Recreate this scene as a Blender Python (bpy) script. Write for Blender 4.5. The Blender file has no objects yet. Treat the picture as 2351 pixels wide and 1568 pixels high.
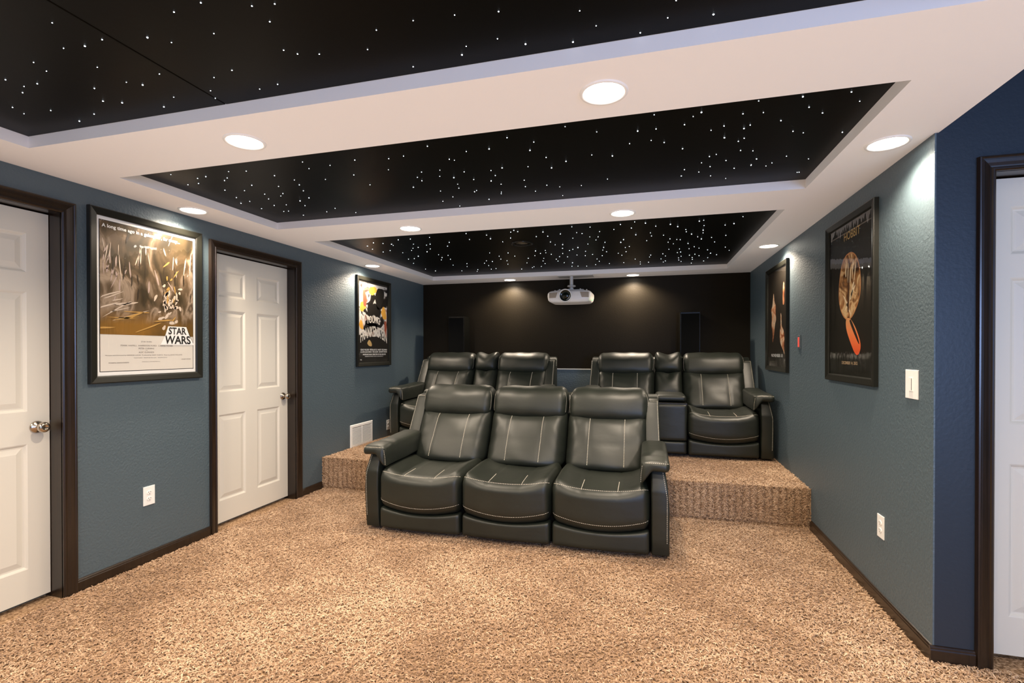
import bpy, bmesh, math, random
import numpy as np
from mathutils import Vector, Matrix
from mathutils.bvhtree import BVHTree

SC = bpy.context.scene
C = SC.collection
R = math.radians
random.seed(7)

# ------------------------------------------------------------------ camera
cam = bpy.data.cameras.new('camera')
cam.sensor_width = 36.0
cam.lens = 17.32
cam.shift_y = 27.9 / 2351
cam.clip_start = 0.02
camo = bpy.data.objects.new('camera', cam)
C.objects.link(camo)
camo.location = (0, 0, 1.34)
_fw = Vector((-0.26353, 0.96463, -0.00611)); _rt = Vector((0.96465, 0.26353, -0.00061)); _up = Vector((-0.00102, 0.00605, 0.99998))
camo.matrix_world = Matrix(((_rt.x, _up.x, -_fw.x, 0), (_rt.y, _up.y, -_fw.y, 0), (_rt.z, _up.z, -_fw.z, 1.34), (0, 0, 0, 1)))
SC.camera = camo

# ------------------------------------------------------------------ world, exposure
w = bpy.data.worlds.new('World'); SC.world = w; w.use_nodes = True
w.node_tree.nodes['Background'].inputs[0].default_value = (1.0, 0.93, 0.89, 1)
w.node_tree.nodes['Background'].inputs[1].default_value = 0.05
SC.view_settings.view_transform = 'Standard'
SC.view_settings.look = 'None'
SC.view_settings.gamma = 1.0
SC.view_settings.use_curve_mapping = False
SC.view_settings.exposure = 0.0
SC.cycles.use_denoising = True
SC.cycles.use_fast_gi = True          # even ambient light added everywhere to lift the shade
SC.cycles.fast_gi_method = 'ADD'
w.light_settings.ao_factor = 0.44
w.light_settings.distance = 1.4
SC.cycles.max_bounces = 8
SC.cycles.diffuse_bounces = 4
SC.cycles.glossy_bounces = 3
SC.cycles.transmission_bounces = 3
SC.cycles.sample_clamp_indirect = 6.0
SC.cycles.caustics_reflective = False
SC.cycles.caustics_refractive = False

# room measurements (metres; camera stands at x=0 y=0)
XL, XR, YB, YC = -3.087, 1.204, 6.48, 2.548
ZS, ZT = 2.282, 2.335
YF, XH, ZH = -2.6, 3.4, 2.75          # wall behind the camera, hall wall, hall ceiling
PY, PZ = 4.184, 0.299                 # carpeted platform front and height

SPOT_W = 112.0
WARM = (1.0, 0.83, 0.64)
DAY_W = 130.0
def area_light(name, loc, rot, sx, sy, power, col):
    l = bpy.data.lights.new(name, 'AREA'); l.shape = 'RECTANGLE'; l.size = sx; l.size_y = sy
    l.energy = power; l.color = col
    o = bpy.data.objects.new(name, l); C.objects.link(o); o.location = loc; o.rotation_euler = rot
    return o
# daylight through the window of the hall, right of and behind the camera
area_light('window_daylight', (2.35, YF + 0.06, 1.5), (R(90), 0, 0), 1.5, 1.3, DAY_W, (0.36, 0.54, 1.0))

# ------------------------------------------------------------------ materials
def mat(name, col=(.5, .5, .5), rough=.5, metal=0.0, spec=.5, emit=None, estr=0.0, coat=0.0):
    m = bpy.data.materials.new(name); m.use_nodes = True
    b = m.node_tree.nodes['Principled BSDF']
    b.inputs['Base Color'].default_value = (*col, 1)
    b.inputs['Roughness'].default_value = rough
    b.inputs['Metallic'].default_value = metal
    b.inputs['Specular IOR Level'].default_value = spec
    b.inputs['Coat Weight'].default_value = coat
    if emit:
        b.inputs['Emission Color'].default_value = (*emit, 1)
        b.inputs['Emission Strength'].default_value = estr
    return m
def nd(m, t, **kw):
    n = m.node_tree.nodes.new(t)
    for k, v in kw.items():
        if k in n.inputs: n.inputs[k].default_value = v
        else: setattr(n, k, v)
    return n
def ln(m, a, b): m.node_tree.links.new(a, b)
def bsdf(m): return m.node_tree.nodes['Principled BSDF']
def objco(m, scale=(1, 1, 1)):
    tc = nd(m, 'ShaderNodeTexCoord'); mp = nd(m, 'ShaderNodeMapping')
    mp.inputs['Scale'].default_value = scale
    ln(m, tc.outputs['Object'], mp.inputs['Vector']); return mp.outputs[0]
def bump(m, scale, strength, dist=.002, detail=3, stretch=(1, 1, 1), chain=None, rough=.5):
    n = nd(m, 'ShaderNodeTexNoise', Scale=scale, Detail=detail, Roughness=rough)
    ln(m, objco(m, stretch), n.inputs['Vector'])
    b = nd(m, 'ShaderNodeBump', Strength=strength, Distance=dist)
    ln(m, n.outputs['Fac'], b.inputs['Height'])
    if chain is not None: ln(m, chain, b.inputs['Normal'])
    ln(m, b.outputs[0], bsdf(m).inputs['Normal']); return b.outputs[0]
def ramp(m, fac, stops, target=None, interp='LINEAR'):
    r = nd(m, 'ShaderNodeValToRGB'); r.color_ramp.interpolation = interp
    e = r.color_ramp.elements
    while len(e) < len(stops): e.new(.5)
    for i, (p, c) in enumerate(stops):
        e[i].position = p; e[i].color = (*c, 1)
    if fac is not None: ln(m, fac, r.inputs[0])
    ln(m, r.outputs[0], target or bsdf(m).inputs['Base Color']); return r.outputs[0]

M = {}
M['wall'] = mat('teal_wall_paint', (.056, .085, .102), .54, spec=1.0)
c1 = bump(M['wall'], 70, .6, .005, 2); bump(M['wall'], 190, .35, .002, 2, chain=c1)
M['wall_dim'] = mat('hall_wall_shade_tint', (.018, .026, .038), .42, spec=.4); bump(M['wall_dim'], 70, .2, .003, 2)  # wall colour darkened and blued: the hall's dim, cool light put into the paint
M['black_wall'] = mat('black_wall_paint', (.0125, .0098, .0062), .5, spec=.10); bump(M['black_wall'], 90, .3, .003, 2)
M['ceiling'] = mat('ceiling_white_paint', (.86, .815, .785), .6, spec=.25); bump(M['ceiling'], 60, .08, .002, 2)
M['star_panel'] = mat('black_star_panel', (.0025, .0025, .002), .4, spec=.10); bump(M['star_panel'], 30, .05, .003, 2)
M['star'] = mat('star_point', (.8, .9, 1), .4, emit=(.80, .90, 1.0), estr=14.0)
M['lens'] = mat('downlight_lens', (1, 1, 1), .4, emit=(1.0, .93, .80), estr=22.0)
M['trim_white'] = mat('white_trim_ring', (.85, .82, .78), .35)
M['door'] = mat('door_paint', (.63, .59, .51), .42, spec=.45); bump(M['door'], 25, .05, .002, 3, stretch=(8, 8, 1))
def wood(name, a, b, rough):
    m = mat(name, a, rough, spec=.5, coat=.25); m.node_tree.nodes['Principled BSDF'].inputs['Coat Roughness'].default_value = .2
    n = nd(m, 'ShaderNodeTexNoise', Scale=6, Detail=6, Roughness=.6)
    ln(m, objco(m, (14, 14, .8)), n.inputs['Vector'])
    ramp(m, n.outputs['Fac'], [(.3, a), (.7, b)]); return m
M['wood'] = wood('espresso_wood', (.0085, .0048, .0026), (.020, .0105, .0055), .32)
M['metal'] = mat('satin_nickel', (.55, .49, .42), .22, metal=1.0)
M['leather'] = mat('charcoal_leather', (.030, .031, .026), .46, spec=.62)
_m = M['leather']
_n = nd(_m, 'ShaderNodeTexNoise', Scale=3.0, Detail=3); ln(_m, objco(_m), _n.inputs['Vector'])
ramp(_m, _n.outputs['Fac'], [(.35, (.0075, .0100, .0068)), (.65, (.0125, .0155, .0105))])
c1 = bump(_m, 7, .13, .02, 2, stretch=(1, 1, 1.6)); c2 = bump(_m, 60, .05, .004, 3, chain=c1); 
_v = nd(_m, 'ShaderNodeTexVoronoi', Scale=420.0); ln(_m, objco(_m), _v.inputs['Vector'])
_b = nd(_m, 'ShaderNodeBump', Strength=.12, Distance=.001); ln(_m, _v.outputs['Distance'], _b.inputs['Height']); ln(_m, c2, _b.inputs['Normal']); ln(_m, _b.outputs[0], bsdf(_m).inputs['Normal'])
M['leather_dark'] = mat('dark_sofa_lining', (.004, .004, .0035), .7, spec=.12)
M['thread'] = mat('pale_stitching', (.50, .45, .36), .6)
M['white'] = mat('white_plastic', (.78, .76, .72), .35)
M['black_plastic'] = mat('black_plastic', (.006, .006, .005), .3)
M['slot'] = mat('dark_slot', (.03, .03, .03), .6)
M['frame'] = mat('black_frame', (.010, .010, .0075), .34, spec=.45); bump(M['frame'], 80, .1, .001, 2, stretch=(1, 1, 1))
M['red'] = mat('red_switch', (.75, .10, .08), .3, emit=(1, .12, .08), estr=.35)
M['green'] = mat('green_led', (.1, .8, .2), .3, emit=(.15, 1, .2), estr=2.5)
M['grille_gap'] = mat('grille_shadow', (.05, .04, .03), .8)
M['projector'] = mat('projector_shell', (.82, .76, .70), .4)
M['proj_vent'] = mat('projector_vent', (.42, .33, .24), .6)
_m = M['proj_vent']; _w = nd(_m, 'ShaderNodeTexWave', Scale=60.0); ln(_m, objco(_m), _w.inputs['Vector'])
ramp(_m, _w.outputs['Fac'], [(.2, (.20, .15, .11)), (.6, (.50, .41, .31))])
M['lensglass'] = mat('projector_lens_glass', (.004, .007, .004), .06, spec=.8)
M['steel'] = mat('bracket_metal', (.62, .60, .57), .4, metal=.3)
M['hinge'] = mat('dark_gap', (.004, .004, .004), .8)
# carpet: per-strand tone
M['carpet'] = mat('tan_carpet_fibre', (.5, .36, .24), .85, spec=.15)
_m = M['carpet']
_a = nd(_m, 'ShaderNodeAttribute'); _a.attribute_name = 'tone'
ramp(_m, _a.outputs['Fac'], [(0, (.13, .068, .032)), (.45, (.30, .178, .098)), (1, (.62, .44, .285))])
bsdf(_m).inputs['Sheen Weight'].default_value = .25
M['carpet_base'] = mat('carpet_backing', (.30, .18, .10), .95, spec=.1)
_m = M['carpet_base']; _n = nd(_m, 'ShaderNodeTexNoise', Scale=90.0, Detail=2.0); ln(_m, objco(_m), _n.inputs['Vector'])
ramp(_m, _n.outputs['Fac'], [(.35, (.16, .09, .045)), (.65, (.46, .30, .18))])
bump(_m, 90, .8, .01, 2)
# ------------------------------------------------------------------ helpers
def tag(o, label=None, cat=None, group=None, kind=None):
    if label: o['label'] = label
    if cat: o['category'] = cat
    if group: o['group'] = group
    if kind: o['kind'] = kind
    return o
def empty(name, loc=(0, 0, 0), rz=0.0):
    o = bpy.data.objects.new(name, None); C.objects.link(o); o.location = loc; o.rotation_euler = (0, 0, rz)
    o.empty_display_size = .1; return o
def obj(name, me, m=None, parent=None, smooth=False, loc=None):
    if isinstance(me, bmesh.types.BMesh):
        bm = me; me = bpy.data.meshes.new(name); bm.to_mesh(me); bm.free()
    if m is not None and not me.materials: me.materials.append(m)
    if smooth:
        me.polygons.foreach_set('use_smooth', [True] * len(me.polygons))
    o = bpy.data.objects.new(name, me); C.objects.link(o)
    if parent: o.parent = parent
    if loc: o.location = loc
    return o
def bx(bm, x0, x1, y0, y1, z0, z1, bev=0.0, seg=2, mi=0):
    vs = [bm.verts.new(p) for p in ((x0, y0, z0), (x1, y0, z0), (x1, y1, z0), (x0, y1, z0), (x0, y0, z1), (x1, y0, z1), (x1, y1, z1), (x0, y1, z1))]
    fs = [bm.faces.new([vs[i] for i in f]) for f in ((0, 3, 2, 1), (4, 5, 6, 7), (0, 1, 5, 4), (1, 2, 6, 5), (2, 3, 7, 6), (3, 0, 4, 7))]
    for f in fs: f.material_index = mi
    if bev:
        es = list({e for f in fs for e in f.edges})
        bmesh.ops.bevel(bm, geom=es, offset=bev, segments=seg, affect='EDGES', profile=.7)
    return vs
def box(name, x0, x1, y0, y1, z0, z1, m, parent=None, bev=0.0, seg=2):
    bm = bmesh.new(); bx(bm, x0, x1, y0, y1, z0, z1, bev, seg); return obj(name, bm, m, parent, smooth=False)
def lathe(bm, prof, n=32, mtx=None, cap=True):
    """prof: list of (r, h); axis +z, optional matrix"""
    mtx = mtx or Matrix()
    rings = []
    for r, h in prof:
        if r < 1e-6: rings.append([bm.verts.new(mtx @ Vector((0, 0, h)))])
        else: rings.append([bm.verts.new(mtx @ Vector((r * math.cos(2 * math.pi * i / n), r * math.sin(2 * math.pi * i / n), h))) for i in range(n)])
    for a, b in zip(rings, rings[1:]):
        for i in range(n):
            j = (i + 1) % n
            if len(a) == 1 and len(b) == 1: continue
            if len(a) == 1: bm.faces.new((a[0], b[i], b[j]))
            elif len(b) == 1: bm.faces.new((a[i], b[0], a[j]))
            else: bm.faces.new((a[i], b[i], b[j], a[j]))
    bmesh.ops.recalc_face_normals(bm, faces=bm.faces)
def sweep_frame(bm, x0, x1, z0, z1, prof, closed=True, y0=0.0):
    """prof: (outward offset, height towards viewer (-y)) profile carried round a rectangle with mitred corners"""
    loops = []
    for o, t in prof:
        if closed: P = [(x0 - o, z0 - o), (x0 - o, z1 + o), (x1 + o, z1 + o), (x1 + o, z0 - o)]
        else: P = [(x0 - o, z0), (x0 - o, z1 + o), (x1 + o, z1 + o), (x1 + o, z0)]
        loops.append([bm.verts.new((x, y0 - t, z)) for x, z in P])
    n = 4
    for a, b in zip(loops, loops[1:]):
        for i in range(n if closed else n - 1):
            j = (i + 1) % n
            bm.faces.new((a[i], a[j], b[j], b[i]))
    bmesh.ops.recalc_face_normals(bm, faces=bm.faces)
def text_mesh(s, width=None, height=None, align='CENTER', bold=False, shear=0.0, spacing=1.0):
    cu = bpy.data.curves.new('txt', 'FONT'); cu.body = s; cu.align_x = align; cu.size = 1.0; cu.extrude = 0.0
    cu.space_character = spacing; cu.shear = shear; cu.resolution_u = 3
    if bold: cu.offset = .022
    o = bpy.data.objects.new('txt', cu); C.objects.link(o)
    dg = bpy.context.evaluated_depsgraph_get()
    me = bpy.data.meshes.new_from_object(o.evaluated_get(dg))
    bpy.data.objects.remove(o); bpy.data.curves.remove(cu)
    co = np.empty(len(me.vertices) * 3); me.vertices.foreach_get('co', co); co = co.reshape(-1, 3)
    if len(co):
        mn = co.min(0); mx = co.max(0)
        sx = width / (mx[0] - mn[0]) if width else 1
        sy = height / (mx[1] - mn[1]) if height else sx
        if not width: sx = sy
        cx = (mn[0] + mx[0]) / 2; cy = (mn[1] + mx[1]) / 2
        out = np.zeros_like(co); out[:, 0] = (co[:, 0] - cx) * sx; out[:, 2] = (co[:, 1] - cy) * sy
        me.vertices.foreach_set('co', out.ravel())
    me.materials.clear(); me.update()
    return me
def text_block(name, items, m, parent, y):
    """items: (string, cx, cz, width, height, bold, warp) joined to one mesh, facing -y"""
    bm = bmesh.new()
    for it in items:
        s, cx, cz, wd, ht = it[:5]; bold = it[5] if len(it) > 5 else False; warp = it[6] if len(it) > 6 else None
        me = text_mesh(s, wd, ht, bold=bold)
        n0 = len(bm.verts); bm.from_mesh(me); bm.verts.ensure_lookup_table()
        for v in list(bm.verts)[n0:]:
            if warp: v.co.x, v.co.z = warp(v.co.x, v.co.z)
            v.co.x += cx; v.co.z += cz; v.co.y = 0
        bpy.data.meshes.remove(me)
    o = obj(name, bm, m, parent); o.location = (0, y, 0); return o
def poly(name, pts, m, parent, y):
    bm = bmesh.new(); f = bm.faces.new([bm.verts.new((x, 0, z)) for x, z in pts])
    bmesh.ops.triangulate(bm, faces=[f]); o = obj(name, bm, m, parent); o.location = (0, y, 0); return o
# ------------------------------------------------------------------ room shell
def shell(name, boxes, m, kind='structure', label=None):
    bm = bmesh.new()
    for b in boxes: bx(bm, *b)
    o = obj(name, bm, m); o['kind'] = kind
    if label: o['label'] = label
    return o
T = .14
DH = 2.095                            # door opening height
D1 = (1.09, 1.95); D2 = (2.955, 3.815)  # openings along the left wall
D3 = (1.418, 2.278)                   # opening along the hall wall
shell('floor', [(XL - T, XH + T, YF - T, YB + T, -.2, -.018)], M['carpet_base'])
shell('wall_left', [(XL - T, XL, YF, D1[0], -.014, ZH), (XL - T, XL, D1[0], D1[1], DH, ZH), (XL - T, XL, D1[1], D2[0], -.014, ZH),
                    (XL - T, XL, D2[0], D2[1], DH, ZH), (XL - T, XL, D2[1], YB, -.014, ZH)], M['wall'])
shell('wall_right', [(XR, XR + T, YC + T, YB, -.014, ZH), (XR, XR + .006, YC, YC + T, -.014, ZH)], M['wall'])
shell('wall_return', [(XR + .006, D3[0], YC, YC + T, -.014, ZH), (D3[0], D3[1], YC, YC + T, DH, ZH), (D3[1], XH, YC, YC + T, -.014, ZH)], M['wall_dim'])
shell('wall_hall', [(XH, XH + T, YF, YC + T, -.014, ZH)], M['wall'])
shell('wall_front', [(XL, 1.6, YF - T, YF, -.014, ZH), (3.1, XH, YF - T, YF, -.014, ZH), (1.6, 3.1, YF - T, YF, -.014, .85), (1.6, 3.1, YF - T, YF, 2.15, ZH)], M['wall'])
# back wall: black above, teal below a pale cap line
shell('wall_back', [(XL, XR, YB, YB + T, 1.10, ZH)], M['black_wall'])
shell('wall_back_lower', [(XL, XR, YB, YB + T, -.014, 1.094)], M['wall'])
o = shell('trim_1', [(XL, XR, YB - .006, YB + .02, 1.092, 1.102)], M['white'], label='thin pale trim line where the black back wall meets the teal lower wall')
# hall window behind the camera
wf = empty('window_1', (2.35, YF, 1.5)); wf['kind'] = 'structure'
bm = bmesh.new(); sweep_frame(bm, -.75, .75, -.65, .65, [(0, -.06), (0, .015), (.07, .015), (.07, 0)], y0=0); bmesh.ops.rotate(bm, verts=bm.verts, matrix=Matrix.Rotation(math.pi, 3, 'Z')); obj('window_frame', bm, M['wood'], wf)
bm = bmesh.new(); bx(bm, -.75, .75, -.05, -.045, -.65, .65); gl = mat('window_pane', (.8, .85, 1), .3, emit=(.5, .64, 1), estr=1.2); obj('pane', bm, gl, wf)
# ceiling soffit: border strips and cross beams between the trays
RX = XR + .014
shell('ceiling', [(XL, -2.770, YF, YB, ZS, ZS + .062), (.890, XR, YC, YB, ZS, ZS + .062), (.890, RX, YF, YC, ZS, ZS + .062),
                  (-2.770, .890, 1.622, 2.029, ZS, ZS + .062), (-2.770, .890, 3.218, 3.662, ZS, ZS + .062),
                  (-2.770, .890, 6.119, YB, ZS, ZS + .062), (-2.770, .890, 0.0, .41, ZS, ZS + .062), (-2.770, .890, YF, -1.3, ZS, ZS + .062),
                  (RX - .03, RX, YF, YC, ZS + .06, ZH)], M['ceiling'])
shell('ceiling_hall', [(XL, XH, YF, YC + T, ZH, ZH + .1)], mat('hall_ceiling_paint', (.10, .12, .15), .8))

# ------------------------------------------------------------------ star ceiling panels
def star_mesh(r):
    bm = bmesh.new(); lathe(bm, [(r, 0), (r * .8, -r * .5), (r * .35, -r * .8), (0, -r * .85)], 8); me = bpy.data.meshes.new('star'); bm.to_mesh(me); bm.free(); me.materials.append(M['star']); return me
def star_panel(pts, x0, x1, y0, y1, r, label, seam=None):
    root = empty('star_ceiling_panel', ((x0 + x1) / 2, (y0 + y1) / 2, ZT)); tag(root, label, 'ceiling panel', 'star ceiling panels')
    cx, cy = root.location.x, root.location.y
    bm = bmesh.new()
    if seam:
        bx(bm, x0 - cx, seam - cx - .002, y0 - cy, y1 - cy, 0, .012, .002, 1); bx(bm, seam - cx + .002, x1 - cx, y0 - cy, y1 - cy, 0, .012, .002, 1); bx(bm, x0 - cx, x1 - cx, y0 - cy, y1 - cy, .012, .02)
    else: bx(bm, x0 - cx, x1 - cx, y0 - cy, y1 - cy, 0, .02)
    obj('panel', bm, M['star_panel'], root)
    ms = [star_mesh(r * k) for k in (.8, 1.0, 1.3)]
    rnd = random.Random(len(pts))
    rest = bmesh.new()
    for i, (x, y) in enumerate(pts):
        k = rnd.choice((0, 0, 1, 1, 2))
        if i < 100:
            o = bpy.data.objects.new('star_light', ms[k]); C.objects.link(o); o.parent = root; o.location = (x - cx, y - cy, 0)
        else: lathe(rest, [(r * (.8, 1, 1.3)[k], 0), (r * .6, -r * .5), (0, -r * .8)], 8, Matrix.Translation((x - cx, y - cy, 0)))
    if len(rest.verts):
        o = obj('star_lights', rest, M['star'], root); o['kind'] = 'stuff'
    else: rest.free()
STARS_NEAR=[(-1.74,1.08),(-1.23,1.13),(-1.34,1.14),(-1.85,1.18),(-1.1,1.18),(-1.68,1.18),(-1.03,1.19),(-1.77,1.19),(-2.04,1.21),(-1.53,1.21),(-1.31,1.25),(-1.48,1.25),(-1.1,1.25),(-2.27,1.26),(-2.06,1.26),(-1.86,1.29),(-2.19,1.31),(-2.26,1.31),(-2.32,1.34),(-0.68,1.36),(-0.81,1.37),(-0.55,1.37),(-1.69,1.38),(-1.16,1.38),(-2.02,1.39),(-0.42,1.39),(-1.86,1.39),(-1.13,1.41),(-2.5,1.41),(-1.82,1.42),(-1.42,1.43),(-1.06,1.43),(-1.52,1.45),(-0.89,1.45),(-0.19,1.45),(-2.52,1.46),(-2.09,1.47),(-2.38,1.47),(0.08,1.48),(-2.03,1.5),(-0.46,1.51),(-0.57,1.52),(-1.61,1.52),(-1.79,1.52),(-0.15,1.53),(-2.24,1.54),(-1.33,1.55),(0.06,1.55),(-0.38,1.56),(-0.6,1.56),(-1.42,1.56),(0.19,1.57),(-1.64,1.57),(-2.37,1.57),(-1.9,1.57),(-0.79,1.58),(-0.23,1.59),(-0.02,1.6)]
STARS_MID=[(0.43,2.16),(0.03,2.17),(0.59,2.17),(0.76,2.18),(-0.35,2.18),(-2.59,2.18),(0.22,2.2),(-1.03,2.21),(-1.75,2.22),(-0.63,2.22),(0.19,2.23),(-2.24,2.23),(-2.14,2.25),(0.39,2.26),(-2.43,2.26),(0.64,2.27),(0.47,2.27),(-1.47,2.27),(-2.5,2.27),(0.82,2.27),(-0.22,2.27),(-1.2,2.29),(-0.52,2.3),(-1.64,2.3),(0.16,2.3),(-1.29,2.3),(-2.33,2.31),(-0.04,2.31),(-1.78,2.31),(0.04,2.31),(-0.75,2.32),(-0.87,2.32),(-2.57,2.34),(0.71,2.34),(-2.65,2.34),(-2.38,2.34),(-2.04,2.35),(0.33,2.36),(0.56,2.37),(0.44,2.38),(-0.56,2.39),(0.28,2.39),(-0.99,2.39),(0.42,2.41),(-0.97,2.41),(0.02,2.43),(-0.08,2.44),(-1.37,2.44),(-1.98,2.44),(-2.29,2.45),(-1.6,2.46),(0.08,2.47),(-2.52,2.48),(-1.8,2.48),(0.35,2.49),(0.64,2.5),(-0.5,2.5),(-2.15,2.51),(-1.1,2.52),(0.44,2.52),(-2.01,2.52),(-1.21,2.52),(-2.41,2.52),(0.69,2.53),(-0.27,2.53),(0.42,2.55),(0.17,2.57),(0.86,2.57),(-0.17,2.57),(-0.98,2.58),(-0.41,2.58),(-0.76,2.58),(-1.27,2.59),(-0.62,2.6),(-0.83,2.6),(-2.34,2.61),(-1.14,2.61),(-2.57,2.62),(-2.06,2.62),(-2.22,2.63),(-1.6,2.63),(-1.27,2.65),(-1.07,2.65),(-0.5,2.65),(0.45,2.67),(-2.27,2.67),(-0.83,2.68),(0.51,2.69),(0.34,2.69),(-2.39,2.7),(-2.55,2.71),(-0.97,2.71),(0.31,2.71),(-2.64,2.73),(-1.37,2.74),(-2.12,2.75),(-0.88,2.76),(-1.09,2.76),(-2.22,2.79),(0.28,2.79),(0.4,2.79),(-0.69,2.8),(0.55,2.81),(0.69,2.81),(-1.11,2.83),(-2.46,2.83),(-0.84,2.83),(-2.37,2.84),(-1.24,2.85),(0.33,2.86),(0.2,2.87),(-2.6,2.87),(0.81,2.88),(0.64,2.89),(-2.26,2.89),(0.54,2.89),(-1.02,2.9),(0.54,2.9),(-0.71,2.91),(-0.22,2.91),(0.46,2.92),(-1.04,2.92),(-0.58,2.92),(0.28,2.93),(0.62,2.93),(-2.5,2.97),(0.19,2.97),(-0.88,2.97),(-2.46,2.97),(-0.51,2.97),(-0.38,2.98),(-1.21,2.98),(-2.1,3.0),(-0.89,3.0),(-0.67,3.01),(0.35,3.01),(-1.31,3.05),(-2.21,3.06),(0.82,3.08),(0.81,3.08),(0.44,3.08),(-1.0,3.09),(-2.43,3.09),(-2.02,3.13),(-0.52,3.14),(-1.24,3.18)]
STARS_FAR=[(-0.09,3.93),(-1.06,3.94),(-1.48,3.94),(-0.58,3.95),(-0.2,3.98),(-1.04,3.99),(0.69,3.99),(-0.01,3.99),(-1.1,3.99),(-1.84,3.99),(-2.15,4.0),(-0.44,4.0),(-2.03,4.0),(0.42,4.02),(0.39,4.04),(-1.33,4.04),(-2.43,4.05),(-0.84,4.06),(0.18,4.08),(-2.36,4.1),(0.07,4.11),(-0.12,4.12),(-0.26,4.13),(-2.3,4.15),(-2.56,4.16),(-0.57,4.16),(-1.53,4.16),(0.24,4.17),(-0.38,4.17),(-0.71,4.17),(-1.34,4.18),(0.44,4.19),(0.66,4.19),(-1.16,4.2),(-0.53,4.2),(-2.31,4.2),(-2.1,4.2),(-0.93,4.21),(-1.75,4.22),(0.6,4.22),(-0.83,4.22),(-1.95,4.24),(-2.0,4.27),(0.31,4.29),(-2.59,4.3),(-1.27,4.33),(0.03,4.33),(-0.48,4.34),(-2.12,4.34),(-0.63,4.35),(0.45,4.35),(-0.41,4.36),(-1.83,4.37),(-0.09,4.37),(-2.19,4.37),(0.32,4.37),(-2.46,4.41),(-2.04,4.44),(0.46,4.45),(-2.56,4.45),(0.04,4.45),(0.14,4.45),(-0.85,4.45),(-2.25,4.46),(0.37,4.47),(-0.44,4.48),(-0.2,4.53),(-2.39,4.54),(-2.13,4.56),(-0.83,4.58),(0.43,4.59),(-0.76,4.59),(0.66,4.6),(-0.37,4.6),(0.2,4.61),(0.0,4.63),(-0.53,4.63),(-0.23,4.64),(0.55,4.65),(0.26,4.65),(0.29,4.67),(0.47,4.69),(-2.08,4.73),(0.19,4.75),(-2.32,4.75),(-0.64,4.76),(-0.79,4.76),(-1.54,4.78),(-2.0,4.79),(-0.97,4.81),(-1.07,4.81),(-0.4,4.82),(-1.36,4.83),(-0.7,4.83),(0.24,4.83),(-0.16,4.84),(0.6,4.85),(0.37,4.85),(-2.42,4.86),(-0.2,4.88),(-0.74,4.88),(-2.5,4.88),(-2.11,4.89),(-0.99,4.93),(-1.05,4.95),(-0.42,4.95),(-0.59,4.96),(-1.5,4.98),(-2.06,5.0),(-2.17,5.01),(-0.83,5.01),(0.44,5.02),(-1.34,5.02),(-0.95,5.02),(-0.39,5.04),(-1.13,5.05),(0.21,5.08),(-0.2,5.09),(0.31,5.09),(0.49,5.1),(0.4,5.11),(-2.56,5.12),(0.73,5.12),(-0.7,5.13),(-0.54,5.14),(-1.53,5.14),(-0.28,5.15),(-1.23,5.17),(-0.89,5.17),(-0.62,5.19),(-1.71,5.19),(-0.81,5.2),(0.58,5.21),(-1.07,5.22),(-0.45,5.24),(-1.49,5.25),(0.33,5.25),(-1.66,5.25),(0.3,5.27),(-0.25,5.27),(0.79,5.29),(-1.98,5.3),(0.16,5.3),(-0.95,5.31),(-1.78,5.33),(0.04,5.34),(-2.17,5.35),(-1.11,5.37),(0.63,5.4),(-0.52,5.41),(0.48,5.41),(-0.95,5.42),(0.19,5.43),(-1.31,5.44),(0.03,5.44),(0.43,5.45),(-1.54,5.46),(-2.05,5.49),(-1.78,5.49),(0.35,5.49),(0.7,5.5),(0.53,5.51),(-2.6,5.52),(-0.12,5.53),(-0.9,5.54),(-1.12,5.54),(-0.51,5.56),(-0.81,5.57),(0.33,5.58),(0.15,5.59),(0.47,5.6),(0.63,5.65),(-2.54,5.68),(-1.2,5.71),(-1.29,5.71),(-1.76,5.71),(0.48,5.71),(0.34,5.71),(-0.07,5.72),(-0.25,5.72),(0.2,5.73),(-2.0,5.73),(-0.41,5.73),(-1.83,5.74),(-2.22,5.76),(0.02,5.76),(-0.57,5.76),(-1.32,5.76),(0.18,5.79),(-0.85,5.8),(0.37,5.81),(-0.78,5.81),(-1.47,5.83),(-0.68,5.83),(-2.05,5.85),(0.61,5.85),(-0.07,5.86),(0.49,5.95)]

_r = random.Random(3)
STARS_NEAR = STARS_NEAR + [(round(_r.uniform(-2.7, .8), 2), round(_r.uniform(.45, 1.05), 2)) for _ in range(42)]
star_panel(STARS_NEAR, -2.770, .890, .41, 1.622, .0020, 'black star ceiling panel with sparse white points, nearest of the three', seam=-1.64)
star_panel(STARS_MID, -2.770, .890, 2.029, 3.218, .0023, 'black star ceiling panel in the middle tray between two white beams')
star_panel(STARS_FAR, -2.770, .890, 3.662, 6.119, .0029, 'black star ceiling panel farthest away, densest with points, above the rear seats')
bm = bmesh.new(); bx(bm, -2.77, .89, -1.3, 0, ZT, ZT + .02); o = obj('ceiling_tray', bm, M['star_panel']); o['kind'] = 'structure'

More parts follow.
